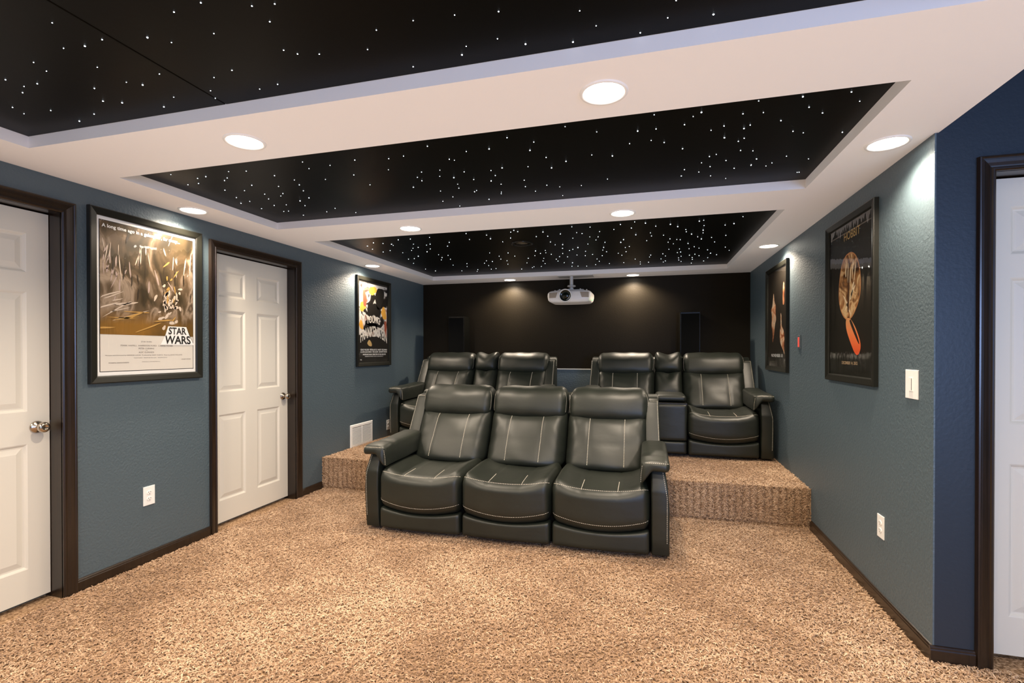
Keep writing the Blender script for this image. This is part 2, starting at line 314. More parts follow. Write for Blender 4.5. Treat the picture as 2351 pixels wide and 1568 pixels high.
# ------------------------------------------------------------------ recessed downlights
LR = .074
def downlight(x, y, label, power=1.0):
    root = empty('recessed_light', (x, y, ZS)); tag(root, label, 'ceiling light', 'recessed ceiling lights')
    bm = bmesh.new(); lathe(bm, [(LR + .014, 0), (LR + .012, -.005), (LR + .003, -.006), (LR - .002, -.001), (LR - .003, 0)], 40); obj('trim_ring', bm, M['trim_white'], root, True)
    bm = bmesh.new(); lathe(bm, [(LR - .002, -.001), (LR - .02, -.0035), (0, -.0045)], 40); obj('lens', bm, M['lens'], root, True)
    l = bpy.data.lights.new('downlight_beam', 'SPOT'); l.energy = SPOT_W * power; l.color = WARM; l.spot_size = R(148); l.spot_blend = .6; l.shadow_soft_size = .045
    o = bpy.data.objects.new('downlight_beam', l); C.objects.link(o); o.parent = root; o.location = (0, 0, -.012)
LBL = [(-1.746, 1.828, 'round ceiling light at the left end of the nearest white beam'),
       (-.152, 1.828, 'large round ceiling light on the nearest white beam, right of the middle'),
       (1.055, 2.615, 'round ceiling light above the outer corner of the right wall'),
       (-2.935, 2.63, 'ceiling light in the left border above the cream poster'),
       (-1.757, 3.46, 'ceiling light at the left part of the second white beam'),
       (-.160, 3.46, 'ceiling light on the second white beam, right of the middle'),
       (1.06, 4.90, 'ceiling light in the right border above the farther right-wall poster'),
       (-2.935, 4.87, 'ceiling light in the left border above the poster with the arched cream title'),
       (-1.757, 6.33, 'ceiling light over the back wall, left of the projector'),
       (-.165, 6.33, 'ceiling light over the back wall, right of the projector')]
for x, y, lb in LBL: downlight(x, y, lb)
for x, y in ((-1.75, .2), (-.155, .2), (-2.935, .39), (1.055, .39), (-1.75, -1.6), (-.155, -1.6)):
    downlight(x, y, 'ceiling light behind the camera, out of the photo')
# ------------------------------------------------------------------ doors (local frame: x along wall, -y towards the room)
CAS = [(0, -.12), (0, .008), (.006, .013), (.012, .013), (.016, .009), (.022, .010), (.034, .015), (.046, .0185), (.052, .019), (.056, .022), (.062, .021), (.064, .0)]
def door(name, loc, rz, x0, x1, knob_side, cols, knob=True):
    root = empty(name, loc, rz); root['kind'] = 'structure'
    bm = bmesh.new(); sweep_frame(bm, x0, x1, -.014, DH, CAS, closed=False); obj('casing', bm, M['wood'], root)
    bm = bmesh.new()  # jamb stop
    sweep_frame(bm, x0, x1, -.014, DH, [(0, -.005), (-.001, -.005), (-.001, -.13), (0, -.131)], closed=False); obj('jamb', bm, M['wood'], root)
    a, b, zt, zb, yf = x0 + .004, x1 - .004, DH - .008, .010, .088
    xs = [a]; 
    for c0, c1 in cols: xs += [c0, c1]
    xs.append(b)
    rows = [(.178, .845), (1.018, 1.655), (1.757, 1.965)]
    zs = [zb]
    for r0, r1 in rows: zs += [r0, r1]
    zs.append(zt)
    bm = bmesh.new(); V = {}
    def v(i, j):
        if (i, j) not in V: V[(i, j)] = bm.verts.new((xs[i], yf, zs[j]))
        return V[(i, j)]
    for i in range(len(xs) - 1):
        for j in range(len(zs) - 1):
            q = [v(i, j), v(i + 1, j), v(i + 1, j + 1), v(i, j + 1)]
            if i % 2 == 1 and j % 2 == 1:
                loops = [q]
                for ins, dp in ((.006, .003), (.013, .010), (.020, .011), (.048, .003)):
                    loops.append([bm.verts.new((xs[i] + ins, yf + dp, zs[j] + ins)), bm.verts.new((xs[i + 1] - ins, yf + dp, zs[j] + ins)),
                                  bm.verts.new((xs[i + 1] - ins, yf + dp, zs[j + 1] - ins)), bm.verts.new((xs[i] + ins, yf + dp, zs[j + 1] - ins))])
                for A, B in zip(loops, loops[1:]):
                    for k in range(4): bm.faces.new((A[k], A[(k + 1) % 4], B[(k + 1) % 4], B[k]))
                bm.faces.new(loops[-1])
            else: bm.faces.new(q)
    # edges and back
    bx(bm, a, b, yf + .012, yf + .04, zb, zt)
    for (p, q2) in (((a, zb), (a, zt)), ((b, zt), (b, zb)), ((a, zt), (b, zt)), ((b, zb), (a, zb))):
        bm.faces.new([bm.verts.new((p[0], yf, p[1])), bm.verts.new((q2[0], yf, q2[1])), bm.verts.new((q2[0], yf + .012, q2[1])), bm.verts.new((p[0], yf + .012, p[1]))])
    bmesh.ops.recalc_face_normals(bm, faces=bm.faces)
    slab = obj('door_slab', bm, M['door'], root)
    box('door_gap', x0 + .002, x1 - .002, yf + .042, yf + .05, -.01, DH, M['hinge'], root)
    if knob:
        kx = (b - .06) if knob_side > 0 else (a + .06)
        mt = Matrix.Translation((kx, yf, .93)) @ Matrix.Rotation(R(90), 4, 'X')
        bm = bmesh.new(); lathe(bm, [(.033, 0), (.033, .004), (.028, .010), (.016, .014), (.0125, .018)], 32, mt); rs = obj('rosette', bm, M['metal'], root, True)
        bm = bmesh.new(); lathe(bm, [(.0125, .016), (.012, .030), (.016, .036), (.025, .042), (.0285, .052), (.0275, .060), (.022, .068), (.012, .0715), (.0105, .0700), (.0, .0700)], 32, mt); obj('door_knob', bm, M['metal'], root, True)
        if knob_side > 0:
            bm = bmesh.new(); bx(bm, b + .001, b + .004, yf - .002, yf + .02, .90, .96); obj('strike_plate', bm, M['metal'], root)
    return root
def cols(x0, x1): 
    w_ = x1 - x0; return ((x0 + .105, x0 + .105 + .263), (x1 - .105 - .263, x1 - .105))
d1 = door('door_1', (XL, 0, 0), R(90), D1[0], D1[1], 1, cols(*D1)); d1['label'] = 'white six panel door at the left edge in a dark wood casing'
d2 = door('door_2', (XL, 0, 0), R(90), D2[0], D2[1], 1, cols(*D2)); d2['label'] = 'white six panel door between the two left wall posters'
d3 = door('door_3', (0, YC, 0), 0, D3[0], D3[1], 1, cols(*D3)); d3['label'] = 'bluish white six panel door at the right edge of the photo'

# baseboards
BB = [(0, 0), (.0, .040), (.0035, .047), (.006, .049), (.0085, .056), (.013, .058), (.013, .0)]
def baseboard(name, p0, p1, nrm, m=M['wood']):
    """p0,p1 plan points on the wall; nrm unit normal into the room; moulded strip"""
    bm = bmesh.new(); prof = [(.013, -.014), (.013, .038), (.010, .043), (.010, .048), (.006, .054), (.0, .056)]
    A = [bm.verts.new((p0[0] + nrm[0] * t, p0[1] + nrm[1] * t, z)) for t, z in prof]
    B = [bm.verts.new((p1[0] + nrm[0] * t, p1[1] + nrm[1] * t, z)) for t, z in prof]
    for i in range(len(prof) - 1): bm.faces.new((A[i], B[i], B[i + 1], A[i + 1]))
    for L in (A, B):
        e = bm.verts.new((L[0].co.x - nrm[0] * .013, L[0].co.y - nrm[1] * .013, -.014)); bm.faces.new(L + [e])
    bmesh.ops.recalc_face_normals(bm, faces=bm.faces)
    o = obj(name, bm, m); o['kind'] = 'structure'; return o
baseboard('baseboard_left', (XL, D1[1] + .064), (XL, D2[0] - .064), (1, 0))
baseboard('baseboard_left', (XL, D2[1] + .064), (XL, PY - .008), (1, 0))
baseboard('baseboard_left', (XL, YF), (XL, D1[0] - .064), (1, 0))
baseboard('baseboard_right', (XR, YC), (XR, PY - .008), (-1, 0))
baseboard('baseboard_return', (XR - .013, YC), (D3[0] - .064, YC), (0, -1))
baseboard('baseboard_return', (D3[1] + .064, YC), (XH, YC), (0, -1))

# ------------------------------------------------------------------ carpeted platform and pile
o = shell('platform', [(XL, XR, PY + .012, YB, -.018, PZ - .015)], M['carpet_base'], label='low carpeted platform under the rear seats')
def strands(N, sample, length, rad, seed, lift, nseg=3, flat=None):
    """short curled yarn strands: coordinates, faces and a tone for each"""
    g = np.random.default_rng(seed)
    P, U, V, Nn = sample(g, N)          # base points, two tangents, normal
    n = len(P)
    # nap direction varies slowly over the floor like brushed pile
    ph = np.sin(P[:, 0] * 2.3 + 1.7 * np.sin(P[:, 1] * 1.9 + P[:, 2] * 5)) + np.sin(P[:, 1] * 3.1 + 1.3 * np.sin(P[:, 0] * 2.7) + P[:, 2] * 4) + .6 * np.sin(P[:, 0] * 7.1 + P[:, 1] * 5.3)
    if flat is None: th = g.uniform(0, 2 * np.pi, n)
    else: th = flat(P, g)
    L = length * g.uniform(.7, 1.25, n)
    ln_ = lift * g.uniform(.45, 1.25, n) * (1 + .28 * ph / 2)
    turn = g.uniform(-1.5, 1.5, n) if flat is None else g.uniform(-.3, .3, n)
    d0 = np.cos(th)[:, None] * U + np.sin(th)[:, None] * V
    pts = [P]; cur = P; t = th.copy()
    for s in range(nseg):
        t = t + turn / nseg
        d = np.cos(t)[:, None] * U + np.sin(t)[:, None] * V
        hz = np.sin(np.pi * (s + .5) / nseg * .75 + .35 - .35) ; rise = (ln_ * (1.0, .25, -.35, -.5)[s])[:, None]
        cur = cur + d * (L / nseg)[:, None] + Nn * rise
        pts.append(cur)
    rings = []
    r0 = rad * g.uniform(.75, 1.2, n)
    for k, p_ in enumerate(pts):
        a = pts[min(k + 1, nseg)] - pts[max(k - 1, 0)]; a /= np.linalg.norm(a, axis=1)[:, None]
        b = np.cross(a, Nn); b /= (np.linalg.norm(b, axis=1)[:, None] + 1e-9); c = np.cross(b, a)
        rr = (r0 * (.8, 1.0, 1.0, .75, .6)[k])[:, None]
        rings.append(np.stack([p_ + b * rr, p_ + c * rr * 1.0, p_ - b * rr], 1))
    Vx = np.stack(rings, 1)               # n, nseg+1, 3, 3
    nv = (nseg + 1) * 3
    base = (np.arange(n) * nv)[:, None, None]
    quads = []
    for k in range(nseg):
        for i in range(2):
            quads.append([k * 3 + i, k * 3 + i + 1, (k + 1) * 3 + i + 1, (k + 1) * 3 + i])
    Q = np.array(quads)[None] + base
    co = Vx.reshape(-1, 3).astype(np.float32); Q = Q.reshape(-1, 4).astype(np.int32)
    tone = np.clip((.47 + .18 * g.standard_normal(n) + .085 * ph + .06 * np.sin(P[:, 0] * 11 + 3 * np.sin(P[:, 1] * 7))), 0, 1)
    return co, Q, np.repeat(tone, nv).astype(np.float32)
def pile(name, label, *sets):
    co = np.concatenate([c[0] for c in sets]); off = np.cumsum([0] + [len(c[0]) for c in sets])
    Q = np.concatenate([c[1] + o for c, o in zip(sets, off)]).astype(np.int32); tn = np.concatenate([c[2] for c in sets])
    me = bpy.data.meshes.new(name)
    me.vertices.add(len(co)); me.vertices.foreach_set('co', co.ravel())
    me.loops.add(Q.size); me.loops.foreach_set('vertex_index', Q.ravel())
    me.polygons.add(len(Q)); me.polygons.foreach_set('loop_start', np.arange(0, Q.size, 4, dtype=np.int32))
    me.polygons.foreach_set('use_smooth', np.ones(len(Q), dtype=bool))
    at = me.attributes.new('tone', 'FLOAT', 'POINT'); at.data.foreach_set('value', tn)
    me.update(calc_edges=True); me.materials.append(M['carpet'])
    o = bpy.data.objects.new(name, me); C.objects.link(o); tag(o, label, 'carpet', kind='stuff'); return o
def floor_sample(x0, x1, y0, y1, z, holes=()):
    def f(g, N):
        area = (x1 - x0) * (y1 - y0)
        x = g.uniform(x0, x1, N); y = g.uniform(y0, y1, N)
        k = np.ones(N, bool)
        for a, b, c, d in holes: k &= ~((x > a) & (x < b) & (y > c) & (y < d))
        x = x[k]; y = y[k]; n = len(x)
        P = np.stack([x, y, np.full(n, z)], 1)
        U = np.tile([1., 0, 0], (n, 1)); V = np.tile([0, 1., 0], (n, 1)); W = np.tile([0, 0, 1.], (n, 1))
        return P, U, V, W
    return f
pile('carpet', 'tan shag carpet covering the lower floor in front of the platform',
     strands(250000, floor_sample(XL + .012, 2.75, .75, PY, -.017, ((-2.0, .10, 3.42, 4.2), (XR - .02, 2.75, YC - .01, 4.2))), .0185, .0025, 1, .0065))
def riser_sample(g, N):
    n = N; x = g.uniform(XL + .006, XR - .006, n); z = g.uniform(0.006, PZ - .016, n)
    return np.stack([x, np.full(n, PY + .009), z], 1), np.tile([1., 0, 0], (n, 1)), np.tile([0, 0, 1.], (n, 1)), np.tile([0, -1., 0], (n, 1))
def herring(P, g):
    k = np.floor(P[:, 0] / .026 + .06 * g.standard_normal(len(P))).astype(int) % 2
    return np.where(k == 0, R(45), R(135)) + g.normal(0, .16, len(P))
pile('platform_carpet', 'tan carpet wrapped over the raised platform and down its front face',
     strands(46000, floor_sample(XL + .01, XR - .01, PY + .004, 5.3, PZ - .014), .017, .0025, 2, .006),
     strands(27000, riser_sample, .018, .0024, 3, .0045, flat=herring))
# ------------------------------------------------------------------ reclining sofas
def cushion_bm(c, h, r, n, fn):
    """closed rounded box: c centre, h half sizes, r corner radii; fn(p,u,v,w) shapes it"""
    bm = bmesh.new(); V = {}
    def param(k, nn):
        t = -1 + 2 * k / nn; return 0.55 * t + 0.45 * math.sin(t * math.pi / 2)
    nx, ny, nz = n
    def vert(i, j, k):
        key = (i, j, k)
        if key in V: return V[key]
        u, v, w_ = param(i, nx), param(j, ny), param(k, nz)
        p = [u * h[0], v * h[1], w_ * h[2]]; q = [max(-(h[a] - r[a]), min(h[a] - r[a], p[a])) for a in range(3)]
        d = [(p[a] - q[a]) / r[a] for a in range(3)]; L = math.sqrt(sum(x * x for x in d))
        if L > 1e-6: p = [q[a] + d[a] / L * r[a] * max(abs(x) for x in d) for a in range(3)]
        P = Vector((c[0] + p[0], c[1] + p[1], c[2] + p[2]))
        fu, fv, fw_ = p[0] / h[0], p[1] / h[1], p[2] / h[2]
        V[key] = bm.verts.new(fn(P, fu, fv, fw_) if fn else P); return V[key]
    def face(a, b, c_, d): bm.faces.new((a, b, c_, d))
    for i in range(nx):
        for j in range(ny):
            face(vert(i, j, 0), vert(i, j + 1, 0), vert(i + 1, j + 1, 0), vert(i + 1, j, 0)); face(vert(i, j, nz), vert(i + 1, j, nz), vert(i + 1, j + 1, nz), vert(i, j + 1, nz))
    for i in range(nx):
        for k in range(nz):
            face(vert(i, 0, k), vert(i + 1, 0, k), vert(i + 1, 0, k + 1), vert(i, 0, k + 1)); face(vert(i, ny, k), vert(i, ny, k + 1), vert(i + 1, ny, k + 1), vert(i + 1, ny, k))
    for j in range(ny):
        for k in range(nz):
            face(vert(0, j, k), vert(0, j, k + 1), vert(0, j + 1, k + 1), vert(0, j + 1, k)); face(vert(nx, j, k), vert(nx, j + 1, k), vert(nx, j + 1, k + 1), vert(nx, j, k + 1))
    return bm
def cushion(name, parent, c, h, r, n, fn=None, m=None, sub=0):
    o = obj(name, cushion_bm(c, h, r, n, fn), m or M['leather'], parent, True)
    if sub: s = o.modifiers.new('s', 'SUBSURF'); s.levels = sub; s.render_levels = sub
    return o
def surf_path(o, rays):
    """project rays (origin, direction) on the mesh of o"""
    t = BVHTree.FromPolygons([v.co.copy() for v in o.data.vertices], [p.vertices[:] for p in o.data.polygons])
    out = []
    for a, d in rays:
        loc, nrm, i, dist = t.ray_cast(Vector(a), Vector(d).normalized())
        out.append((loc, nrm) if loc else None)
    return out
def stitch(parent, hits, name='stitching', rad=.0024, dash=.009, gap=.0035, off=.0006):
    """dashed thread laid along the surface points"""
    hs = [h for h in hits if h]
    if len(hs) < 2: return
    P = [h[0] + h[1] * off for h in hs]; N = [h[1] for h in hs]
    L = [0]
    for a, b in zip(P, P[1:]): L.append(L[-1] + (b - a).length)
    def at(s):
        s = max(0, min(L[-1], s))
        for i in range(len(L) - 1):
            if s <= L[i + 1]:
                t = (s - L[i]) / max(1e-9, L[i + 1] - L[i]); return P[i].lerp(P[i + 1], t), N[i].lerp(N[i + 1], t)
        return P[-1], N[-1]
    bm = bmesh.new(); s = 0
    while s < L[-1]:
        e = min(s + dash, L[-1]); pr = None
        rings = []
        for q in (s, s + (e - s) * .2, (s + e) / 2, s + (e - s) * .8, e):
            p, nrm = at(q); p2, _ = at(min(q + .002, L[-1])); p1, _ = at(max(q - .002, 0)); d = (p2 - p1)
            if d.length < 1e-7: continue
            d.normalize(); sd = d.cross(nrm).normalized(); r_ = rad * (.45 if q in (s, e) else 1)
            rings.append([bm.verts.new(p + sd * r_), bm.verts.new(p + nrm * r_ * .8), bm.verts.new(p - sd * r_), bm.verts.new(p - nrm * r_)])
        for a, b in zip(rings, rings[1:]):
            for i in range(4): bm.faces.new((a[i], a[(i + 1) % 4], b[(i + 1) % 4], b[i]))
        if len(rings) > 1: bm.faces.new(rings[0][::-1]); bm.faces.new(rings[-1])
        s = e + gap
    o = obj(name, bm, M['thread'], parent, True); o['label'] = 'pale contrast stitching'; return o
G = lambda x, s: math.exp(-(x / s) ** 2)
def bump1(u): return max(0.0, 1 - u * u)
def make_seat(root, x0, x1, seed):
    rnd = random.Random(seed); cx = (x0 + x1) / 2; hw = (x1 - x0) / 2 - .0015
    ph = rnd.uniform(0, 6)
    # seat cushion with waterfall front
    def fseat(P, u, v, w_):
        fr = max(0, (1 - v) / 2); 
        P.y -= .040 * bump1(u) * fr ** 2
        if w_ < 0: P.z -= .046 * bump1(u) * (-w_) * (.4 + .6 * fr)
        if w_ > 0:
            P.z -= (.030 * bump1(u) + .012 * (1 - u ** 4)) * w_ * (1 - .3 * v)
            P.z += .014 * w_ * G(abs(u) - .82, .16)
            P.z -= .020 * max(0, v) * w_ * (1 - .6 * u ** 4)
            P.z -= .010 * w_ * fr ** 3
            for k in (-.37, .37): P.z -= .0045 * G((u - k) * hw, .010) * w_ * (1 if v < .75 else 0)
        P.z -= .022 * G(abs(u) - 1, .06) * max(0, w_)
        P.z += .003 * math.sin(9 * P.x + ph) * math.sin(11 * P.y + ph) * max(0, w_)
        return P
    sc = cushion('seat_cushion', root, (cx, .285, .326), (hw, .295, .150), (.045, .085, .085), (40, 26, 16), fseat)
    e = hw * .955
    xs = [cx - e + 2 * e * i / 40 for i in range(41)]
    stitch(sc, surf_path(sc, [((x, -.40, .618 - .036 * bump1((x - cx) / hw)), (0, 1, -.42)) for x in xs]), rad=.0026)
    stitch(sc, surf_path(sc, [((x, -.4, (.243 - .046 * bump1((x - cx) / hw))), (0, 1, 0)) for x in xs]), rad=.0019)
    for k in (-.37, .37):
        stitch(sc, surf_path(sc, [((cx + k * hw * 1.0, y, .7), (0, 0, -1)) for y in np.linspace(.010, .20, 16)]), rad=.0026)
    # closing panel of the footrest
    def ffoot(P, u, v, w_):
        P.y -= .022 * bump1(u) * max(0, -v)
        if w_ > 0: P.z -= .032 * bump1(u) * w_
        return P
    cushion('footrest_panel', root, (cx, .045, .096), (hw - .006, .045, .078), (.018, .03, .022), (24, 6, 10), ffoot)
    # lower back cushion, leaning back
    lean = lambda z: .54 * (z - .44)
    def flum(P, u, v, w_):
        f = max(0, -v)
        P.y -= (.078 * bump1(u * .97) ** .6 * (1 - w_ * w_ * .75) + (.058 * max(0, -w_) - .020 * max(0, -w_) ** 4) * bump1(u) ** .4) * f
        P.y += .016 * G(abs(u) - 1, .10) * f * (1 - w_ * w_)
        P.y += lean(P.z)
        P.z += .032 * abs(u) ** 3 * max(0, w_)
        P.z -= .012 * bump1(u) * max(0, w_)
        xx = (P.x - cx) / hw; kk = .42
        for k in (-kk, kk): P.y += .006 * G((xx - k) * hw, .012) * f * (1 if w_ > -.6 else 0)
        # pull folds at the top corners and a soft crease
        P.y += .006 * f * math.sin(14 * (abs(u) * 1.2 + w_) + ph) * max(0, abs(u) - .55) * 2
        P.y += .004 * f * math.sin(5 * u + 4 * w_ + ph)
        return P
    lb = cushion('backrest', root, (cx, .655, .618), (hw, .125, .222), (.090, .10, .080), (40, 10, 28), flum)
    for s in (-1, 1):
        stitch(lb, surf_path(lb, [((cx + s * hw * .42, -.3, z), (0, 1, 0)) for z in np.linspace(.47, .80, 30)]), rad=.0030)
    # head cushion
    def fhead(P, u, v, w_):
        f = max(0, -v)
        P.y -= .030 * bump1(u) * f * (1 - .5 * w_ * w_)
        P.y += .30 * (P.z - .80)
        P.z -= .014 * abs(u) ** 6 * max(0, w_)
        P.z += .016 * bump1(u) * min(0, w_) * -1 * 0
        P.z -= .010 * bump1(u) * max(0, -w_)
        P.z += .0025 * math.sin(10 * u + ph)
        P.y += .004 * f * math.sin(30 * w_ + ph) * max(0, abs(u) - .8) * 4
        return P
    hc = cushion('headrest', root, (cx, .812, .902), (hw * .985, .110, .132), (.062, .090, .095), (40, 12, 16), fhead)
    for s in (-1, 1):
        stitch(hc, surf_path(hc, [((cx + s * (hw * .985 + .3), y, z), (-s, 0, 0)) for y, z in [(.745 + .3 * (z - .8), z) for z in np.linspace(.83, .99, 16)]]), rad=.0016)
def make_arm(root, xo, s):
    """xo outer face x; s=+1 when the seat lies at +x of it"""
    X = lambda d: xo + s * d             # distance inwards from the outer face
    # arm body: side profile extruded, leaning in towards the top
    prof = [(.025, .012), (.012, .12), (.0, .30), (.0, .435), (.012, .47), (.055, .585), (.60, .600), (.78, .60), (.82, .012)]
    bm = bmesh.new()
    def lean(z): return .034 * max(0, (z - .40) / .2)
    A = [bm.verts.new((X(0 + lean(z)), y, z)) for y, z in prof]; B = [bm.verts.new((X(.112 + lean(z) * .2), y, z)) for y, z in prof]
    n = len(prof)
    for i in range(n): bm.faces.new((A[i], A[(i + 1) % n], B[(i + 1) % n], B[i]))
    bm.faces.new(A); bm.faces.new(B)
    bmesh.ops.recalc_face_normals(bm, faces=bm.faces)
    es = [e for e in bm.edges]
    bmesh.ops.bevel(bm, geom=es, offset=.012, segments=3, affect='EDGES', profile=.5)
    arm = obj('arm', bm, M['leather'], root, True)
    zz = np.linspace(.10, .575, 36)
    stitch(arm, surf_path(arm, [((X(.016 + lean(z)), -.3, z), (0, 1, 0)) for z in zz]), rad=.0020)
    # padded armrest, rolling over the inner side
    def fpad(P, u, v, w_):
        d = (P.x - X(0)) * s             # inward distance
        if d > .11 and w_ < .6: P.z -= 1.3 * (d - .11) * (1 - max(0, w_)) 
        P.z -= .10 * max(0, d - .12)
        fr = max(0, -v)
        P.z += .016 * max(0, v)
        P.z -= .012 * fr ** 4
        P.y += .10 * max(0, d - .06) * fr * .6
        P.z += .006 * bump1(u)
        P.z -= .008 * G(P.y - .16, .03) * max(0, w_)
        return P
    pd = cushion('armrest', arm, (X(.092), .30, .602), (.092, .335, .036), (.032, .045, .030), (20, 30, 10), fpad)
    stitch(pd, surf_path(pd, [((X(d), -.3, .70 - .002), (0, 1, -.28)) for d in np.linspace(.0, .150, 16)]), rad=.0026)
    stitch(pd, surf_path(pd, [((X(.5), -.012 + .03 * (.64 - z), z), (-s, 0, 0)) for z in np.linspace(.46, .60, 10)]), rad=.0018)
    # side wing of the backrest
    bm = bmesh.new()
    pr = [(.60, .585), (.785, .922), (.805, .942), (.90, .950), (.98, .935), (.90, .30), (.80, .28), (.70, .35)]
    i0, i1 = .040, .150
    A = [bm.verts.new((X(i0 + .012 * max(0, (z - .6) / .36)), y, z)) for y, z in pr]; B = [bm.verts.new((X(i1), y, z)) for y, z in pr]
    n = len(pr)
    for i in range(n): bm.faces.new((A[i], A[(i + 1) % n], B[(i + 1) % n], B[i]))
    bm.faces.new(A); bm.faces.new(B); bmesh.ops.recalc_face_normals(bm, faces=bm.faces)
    bmesh.ops.bevel(bm, geom=list(bm.edges), offset=.009, segments=3, affect='EDGES', profile=.5)
    wg = obj('back_wing', bm, M['leather'], root, True)
    stitch(wg, surf_path(wg, [((X(i0 + .011 + .012 * max(0, (z - .6) / .36)), .2, z), (0, 1, 0)) for z in np.linspace(.62, .932, 26)]), rad=.0024)
    stitch(wg, surf_path(wg, [((X(d), .2, .936), (0, 1, 0)) for d in np.linspace(i0 + .02, i1 - .03, 8)]), rad=.0020)
def sofa(label, group, x0, W, yfront, z, seats, console=None, zs=1.0, rz=0.0):
    root = empty('reclining_sofa', (x0 + W / 2, yfront, z), rz); tag(root, label, 'sofa', group); root.scale = (1, 1, zs)
    a = .118; h = W / 2
    bm = bmesh.new(); bx(bm, -h + .10, h - .10, .105, .80, .03, .30); bx(bm, -h + .06, h - .06, .12, .84, .0, .04)
    obj('base_frame', bm, M['leather_dark'], root)
    bm = bmesh.new()                     # upholstered rear shell
    pr = [(.74, .20), (.80, .62), (.90, .95), (.94, .985), (1.0, .96), (.895, .55), (.84, .03), (.76, .03)]
    A = [bm.verts.new((-h + .05, y, zz)) for y, zz in pr]; B = [bm.verts.new((h - .05, y, zz)) for y, zz in pr]
    for i in range(len(pr)): bm.faces.new((A[i], A[(i + 1) % len(pr)], B[(i + 1) % len(pr)], B[i]))
    bm.faces.new(A); bm.faces.new(B); bmesh.ops.recalc_face_normals(bm, faces=bm.faces); bmesh.ops.bevel(bm, geom=list(bm.edges), offset=.01, segments=2, affect='EDGES')
    obj('back_shell', bm, M['leather'], root, True)
    make_arm(root, -h, 1); make_arm(root, h, -1)
    cw = console or 0
    sw = (W - 2 * a - cw) / seats
    x = -h + a
    for i in range(seats):
        make_seat(root, x, x + sw, i * 7 + int(W * 100) + int(x0 * 10)); x += sw
        if console and i == 0:
            make_console(root, x, x + cw); x += cw
    return root
def make_console(root, x0, x1):
    cx = (x0 + x1) / 2; hw = (x1 - x0) / 2 - .002
    def ff(P, u, v, w_):
        P.y -= .012 * bump1(u) * max(0, -v); return P
    cushion('console_front', root, (cx, .15, .335), (hw, .14, .185), (.02, .03, .02), (14, 8, 14), ff)
    cushion('console_kick_panel', root, (cx, .055, .085), (hw - .003, .045, .062), (.018, .025, .015), (12, 6, 8), ff)
    def fl(P, u, v, w_):
        P.z += .012 * bump1(u) * max(0, w_) * bump1(v) + .05 * max(0, v + .2) * 0; return P
    box('console_tray', cx - hw, cx + hw, .02, .50, .505, .528, M['black_plastic'], root, .004)
    cushion('console_lid', root, (cx, .34, .565), (hw - .001, .235, .034), (.035, .04, .026), (14, 16, 8), fl)
    def fp(P, u, v, w_):
        f = max(0, -v)
        P.y -= .045 * bump1(u) * bump1(w_) * f; P.y += .54 * (P.z - .44)
        P.y += .030 * G(u, .22) * G(w_ - .62, .22) * f
        P.z += .016 * (abs(u) ** 3) * max(0, w_) - .020 * G(u, .3) * max(0, w_)
        return P
    cushion('console_backrest', root, (cx, .655, .690), (hw, .11, .150), (.055, .08, .055), (22, 8, 20), fp)
    def fh(P, u, v, w_):
        f = max(0, -v)
        P.y -= .035 * bump1(u) * bump1(w_) * f; P.y += .30 * (P.z - .80)
        P.z += .030 * (abs(u) ** 3) * max(0, w_) - .022 * G(u, .4) * max(0, w_)
        P.y += .016 * G(u - .2 * w_, .25) * f * max(0, w_)
        return P
    cushion('console_headrest', root, (cx, .815, .914), (hw, .10, .118), (.05, .08, .07), (22, 8, 18), fh)
sofa('charcoal leather three seat reclining sofa in front, on the lower floor', None, -2.052, 2.196, 3.285, 0, 3)
sofa('charcoal leather two seat reclining sofa with console, rear left on the platform', 'rear two seat reclining sofas', -2.862, 1.84, 5.095, PZ, 2, .30, zs=.985)
sofa('charcoal leather two seat reclining sofa with console, rear right by the right wall', 'rear two seat reclining sofas', -.682, 1.84, 5.095, PZ, 2, .30, zs=.985)
# ------------------------------------------------------------------ posters
def paint_mat(name, build):
    m = mat(name, (.5, .5, .5), .55, spec=.3); build(m); return m
def glass_mat():
    m = bpy.data.materials.new('acrylic_glazing'); m.use_nodes = True; nt = m.node_tree
    for n in list(nt.nodes): nt.nodes.remove(n)
    out = nt.nodes.new('ShaderNodeOutputMaterial'); mix = nt.nodes.new('ShaderNodeMixShader'); tr = nt.nodes.new('ShaderNodeBsdfTransparent'); gl = nt.nodes.new('ShaderNodeBsdfGlossy')
    gl.inputs['Roughness'].default_value = .03; lw = nt.nodes.new('ShaderNodeLayerWeight'); pw = nt.nodes.new('ShaderNodeMath'); pw.operation = 'POWER'; pw.inputs[1].default_value = 4.0; fr = nt.nodes.new('ShaderNodeMath'); fr.operation = 'MULTIPLY_ADD'; fr.inputs[1].default_value = .85; fr.inputs[2].default_value = .045
    nt.links.new(lw.outputs['Facing'], pw.inputs[0]); nt.links.new(pw.outputs[0], fr.inputs[0])
    nt.links.new(fr.outputs[0], mix.inputs[0]); nt.links.new(tr.outputs[0], mix.inputs[1]); nt.links.new(gl.outputs[0], mix.inputs[2]); nt.links.new(mix.outputs[0], out.inputs[0])
    tc = nt.nodes.new('ShaderNodeTexCoord'); mp = nt.nodes.new('ShaderNodeMapping'); mp.inputs['Scale'].default_value = (1, 1, .10); nz = nt.nodes.new('ShaderNodeTexNoise'); nz.inputs['Scale'].default_value = 22; nz.inputs['Detail'].default_value = 1
    b = nt.nodes.new('ShaderNodeBump'); b.inputs['Strength'].default_value = .55; b.inputs['Distance'].default_value = .004
    nt.links.new(tc.outputs['Object'], mp.inputs[0]); nt.links.new(mp.outputs[0], nz.inputs['Vector']); nt.links.new(nz.outputs['Fac'], b.inputs['Height']); nt.links.new(b.outputs[0], gl.inputs['Normal'])
    return m
GLASS = glass_mat()
FRW = .044
